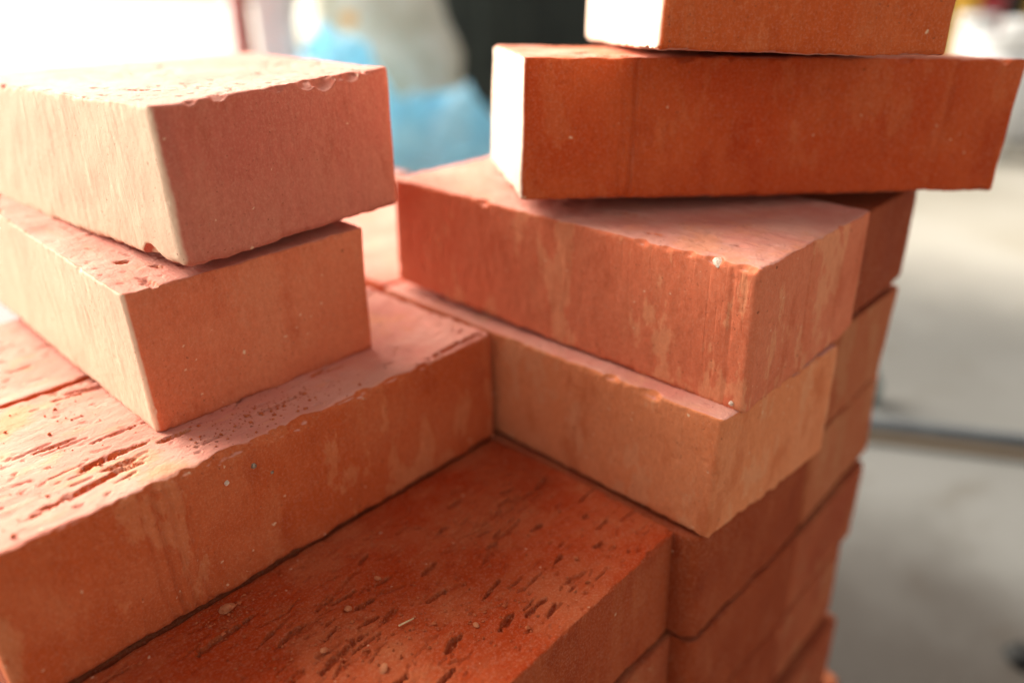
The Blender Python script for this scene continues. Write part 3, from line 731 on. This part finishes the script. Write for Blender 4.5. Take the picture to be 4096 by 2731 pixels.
def tarp():
    nx, ny = 150, 90
    X, Y = np.meshgrid(np.linspace(-0.75, 0.75, nx), np.linspace(-0.42, 0.42, ny), indexing='ij')
    P = np.stack([X.ravel(), Y.ravel(), np.zeros(X.size)], 1)
    x, y = P[:, 0], P[:, 1]
    h = 0.60*np.exp(-(np.abs((x+0.22)/0.30)**2.6+np.abs(y/0.34)**2.6))+0.36*np.exp(-(np.abs((x-0.36)/0.26)**2.4+np.abs((y+0.08)/0.26)**2.4))
    h = np.maximum(h, 0.34*np.exp(-(np.abs((x-0.1)/0.42)**2.2+np.abs(y/0.3)**2.2)))
    f = 1-np.abs(vnoise(P*1000, (260, 90, 1), 5)); g_ = 1-np.abs(vnoise(P*1000+77, (110, 150, 1), 6))
    h2 = h*(0.84+0.20*f**2+0.12*g_**2)+0.035*vnoise(P*1000, 60, 7)*np.clip(h*4, 0.1, 1)+0.012
    V = np.stack([x+0.05*vnoise(P*1000, 120, 8), y+0.05*vnoise(P*1000, 130, 9), np.maximum(h2, 0.006)], 1)
    idx = np.arange(nx*ny).reshape(nx, ny)
    q = np.stack([idx[:-1, :-1].ravel(), idx[1:, :-1].ravel(), idx[1:, 1:].ravel(), idx[:-1, 1:].ravel()], 1)
    o = tag(link('tarpaulin', mesh_np('tarpaulin', V, q), M_blue), 'crumpled light blue plastic sheet heaped behind the left pile', 'plastic sheet')
    m = o.modifiers.new('thickness', 'SOLIDIFY'); m.thickness = 0.002
    return o
g = at(870, 250, 3.45)
o = tarp(); o.location = (g.x, g.y+0.15, Z0+0.002); o.rotation_euler = (0, 0, 0.12)
M_bag = simple_mat('woven_sack', (0.66, 0.64, 0.56), (0.50, 0.46, 0.36), 5, 0.8, bump=0.004)
g = at(930, 60, 4.2)
bag = sack('bulk_bag', (g.x-0.10, g.y, Z0), 0.44, 0.30, 1.15, 0.1, M_bag, 'beige woven bulk bag standing behind the blue sacks', 'bag', 8, 0.10, lean=(-0.10, 0), top=0.6)
lab = link('tag', box_mesh('tag', 0.07, 0.004, 0.06, 0.001), simple_mat('orange_label', (0.8, 0.42, 0.10), (0.7, 0.33, 0.08), 20), bag)
lab.location = (-0.18, -0.31, 0.66)

# right background
M_yel = simple_mat('yellow_paint', (0.60, 0.34, 0.03), (0.5, 0.27, 0.03), 10, 0.5)
for (px, dep, lb) in ((2205, 4.2, 'yellow post right behind the uppermost brick'), (2366, 5.0, 'yellow post at the right edge of the picture')):
    p = at(px, 80, dep)
    po = empty('yellow_post', (p.x, p.y, Z0-0.01), 0.2, label=lb, cat='post', group='yellow posts')
    link('shaft', box_mesh('shaft', 0.10, 0.10, 2.2, 0.004), M_yel, po)
    link('foot', box_mesh('foot', 0.20, 0.20, 0.012, 0.003), M_yel, po)
M_white = simple_mat('white_plastic', (0.80, 0.80, 0.78), (0.74, 0.74, 0.73), 8, 0.4)
M_red2 = simple_mat('red_plastic', (0.45, 0.05, 0.06), (0.38, 0.04, 0.05), 8, 0.4)
def bucket(loc, r, h, mat, label, name='bucket', cat='bucket'):
    e = empty(name, loc, 0, label=label, cat=cat)
    me = prism_mesh('body', [ring(0, 0, r*k, r*k, h*t, 32) for t, k in ((0, .80), (0.01, .84), (0.92, 1.0))]); link('body', me, mat, e)
    me = prism_mesh('lid', [ring(0, 0, r*k, r*k, h*t, 32) for t, k in ((0.92, 1.05), (0.99, 1.06), (1.0, 1.0))]); link('lid', me, mat, e)
    return e
g = at(2290, 125, 3.6); bucket((g.x, g.y, Z0), 0.13, g.z-Z0+0.09, M_white, 'white lidded drum behind the right end of the crosswise brick', 'drum', 'drum')
g = at(2238, 85, 3.9); bucket((g.x, g.y, Z0), 0.085, g.z-Z0+0.11, M_white, 'narrow white drum next to the yellow post', 'drum', 'drum')
g = at(2365, 90, 4.0); bucket((g.x, g.y, Z0), 0.14, g.z-Z0+0.10, M_white, 'white drum at the right edge of the picture', 'drum', 'drum')
g = at(2335, 20, 4.1); bucket((g.x, g.y+0.35, Z0), 0.13, g.z-Z0+0.08, M_red2, 'red drum behind the white ones', 'drum', 'drum')

# things lying on the floor at the right
M_steel = simple_mat('grey_hose', (0.055, 0.062, 0.066), (0.045, 0.05, 0.055), 30, 0.95, 0.1)
M_shade_strip = simple_mat('shade_brown', (0.075, 0.055, 0.035), (0.05, 0.037, 0.025), 14, 0.8, stretch=(0.1, 1, 1))
a, bq = Vector((0.711, 1.244, 0)), Vector((0.947, 1.173, 0)); dd = (bq-a).normalized(); ang = math.atan2(dd.y, dd.x)
n2 = Vector((-dd.y, dd.x, 0))
mid = a+dd*0.35
an = np.linspace(0, 2*np.pi, 20, endpoint=False)
me = prism_mesh('hose', [np.stack([np.full(20, x), 0.014*np.cos(an), 0.014*np.sin(an)], 1) for x in (-1.1, 1.1)])
o = tag(link('hose', me, M_steel), 'dark grey hose lying straight across the floor at the right', 'hose'); o.location = (mid.x, mid.y, Z0+0.014); o.rotation_euler = (0, 0, ang)
me = box_mesh('shade_strip', 2.1, 0.030, 0.010, 0.001)  # brown strip in place of the hose's cast shadow
o = tag(link('shade_strip', me, M_shade_strip), 'thin brown batten put in for the shadow along the near side of the hose', 'strip'); q = mid-n2*0.036; o.location = (q.x, q.y, Z0+0.0005); o.rotation_euler = (0, 0, ang)
M_teal = simple_mat('teal_plastic', (0.07, 0.12, 0.11), (0.05, 0.09, 0.09), 10, 0.8, 0.1)
bt = empty('bottle', (0.735, 1.36, Z0), 0, label='small teal plastic bottle half hidden by the farther column', cat='bottle')
link('body', prism_mesh('body', [ring(0, 0, 0.022*k, 0.022*k, z, 24) for z, k in ((0, .9), (.004, 1), (.05, 1), (.062, .5), (.066, .4))]), M_teal, bt)
link('cap', prism_mesh('cap', [ring(0, 0, 0.010*k, 0.010*k, z, 20) for z, k in ((.066, 1), (.078, 1), (.08, .9))]), M_teal, bt)
o = tag(lump('stone', 0.022, 66, simple_mat('dark_stone', (0.018, 0.018, 0.017), (0.012, 0.012, 0.012), 40, 0.95, 0.05), None, 0.6), 'dark flat stone on the floor at the bottom right corner', 'stone'); o.location = (0.640, 0.690, Z0+0.008); o.rotation_euler = (0, 0, -0.6)
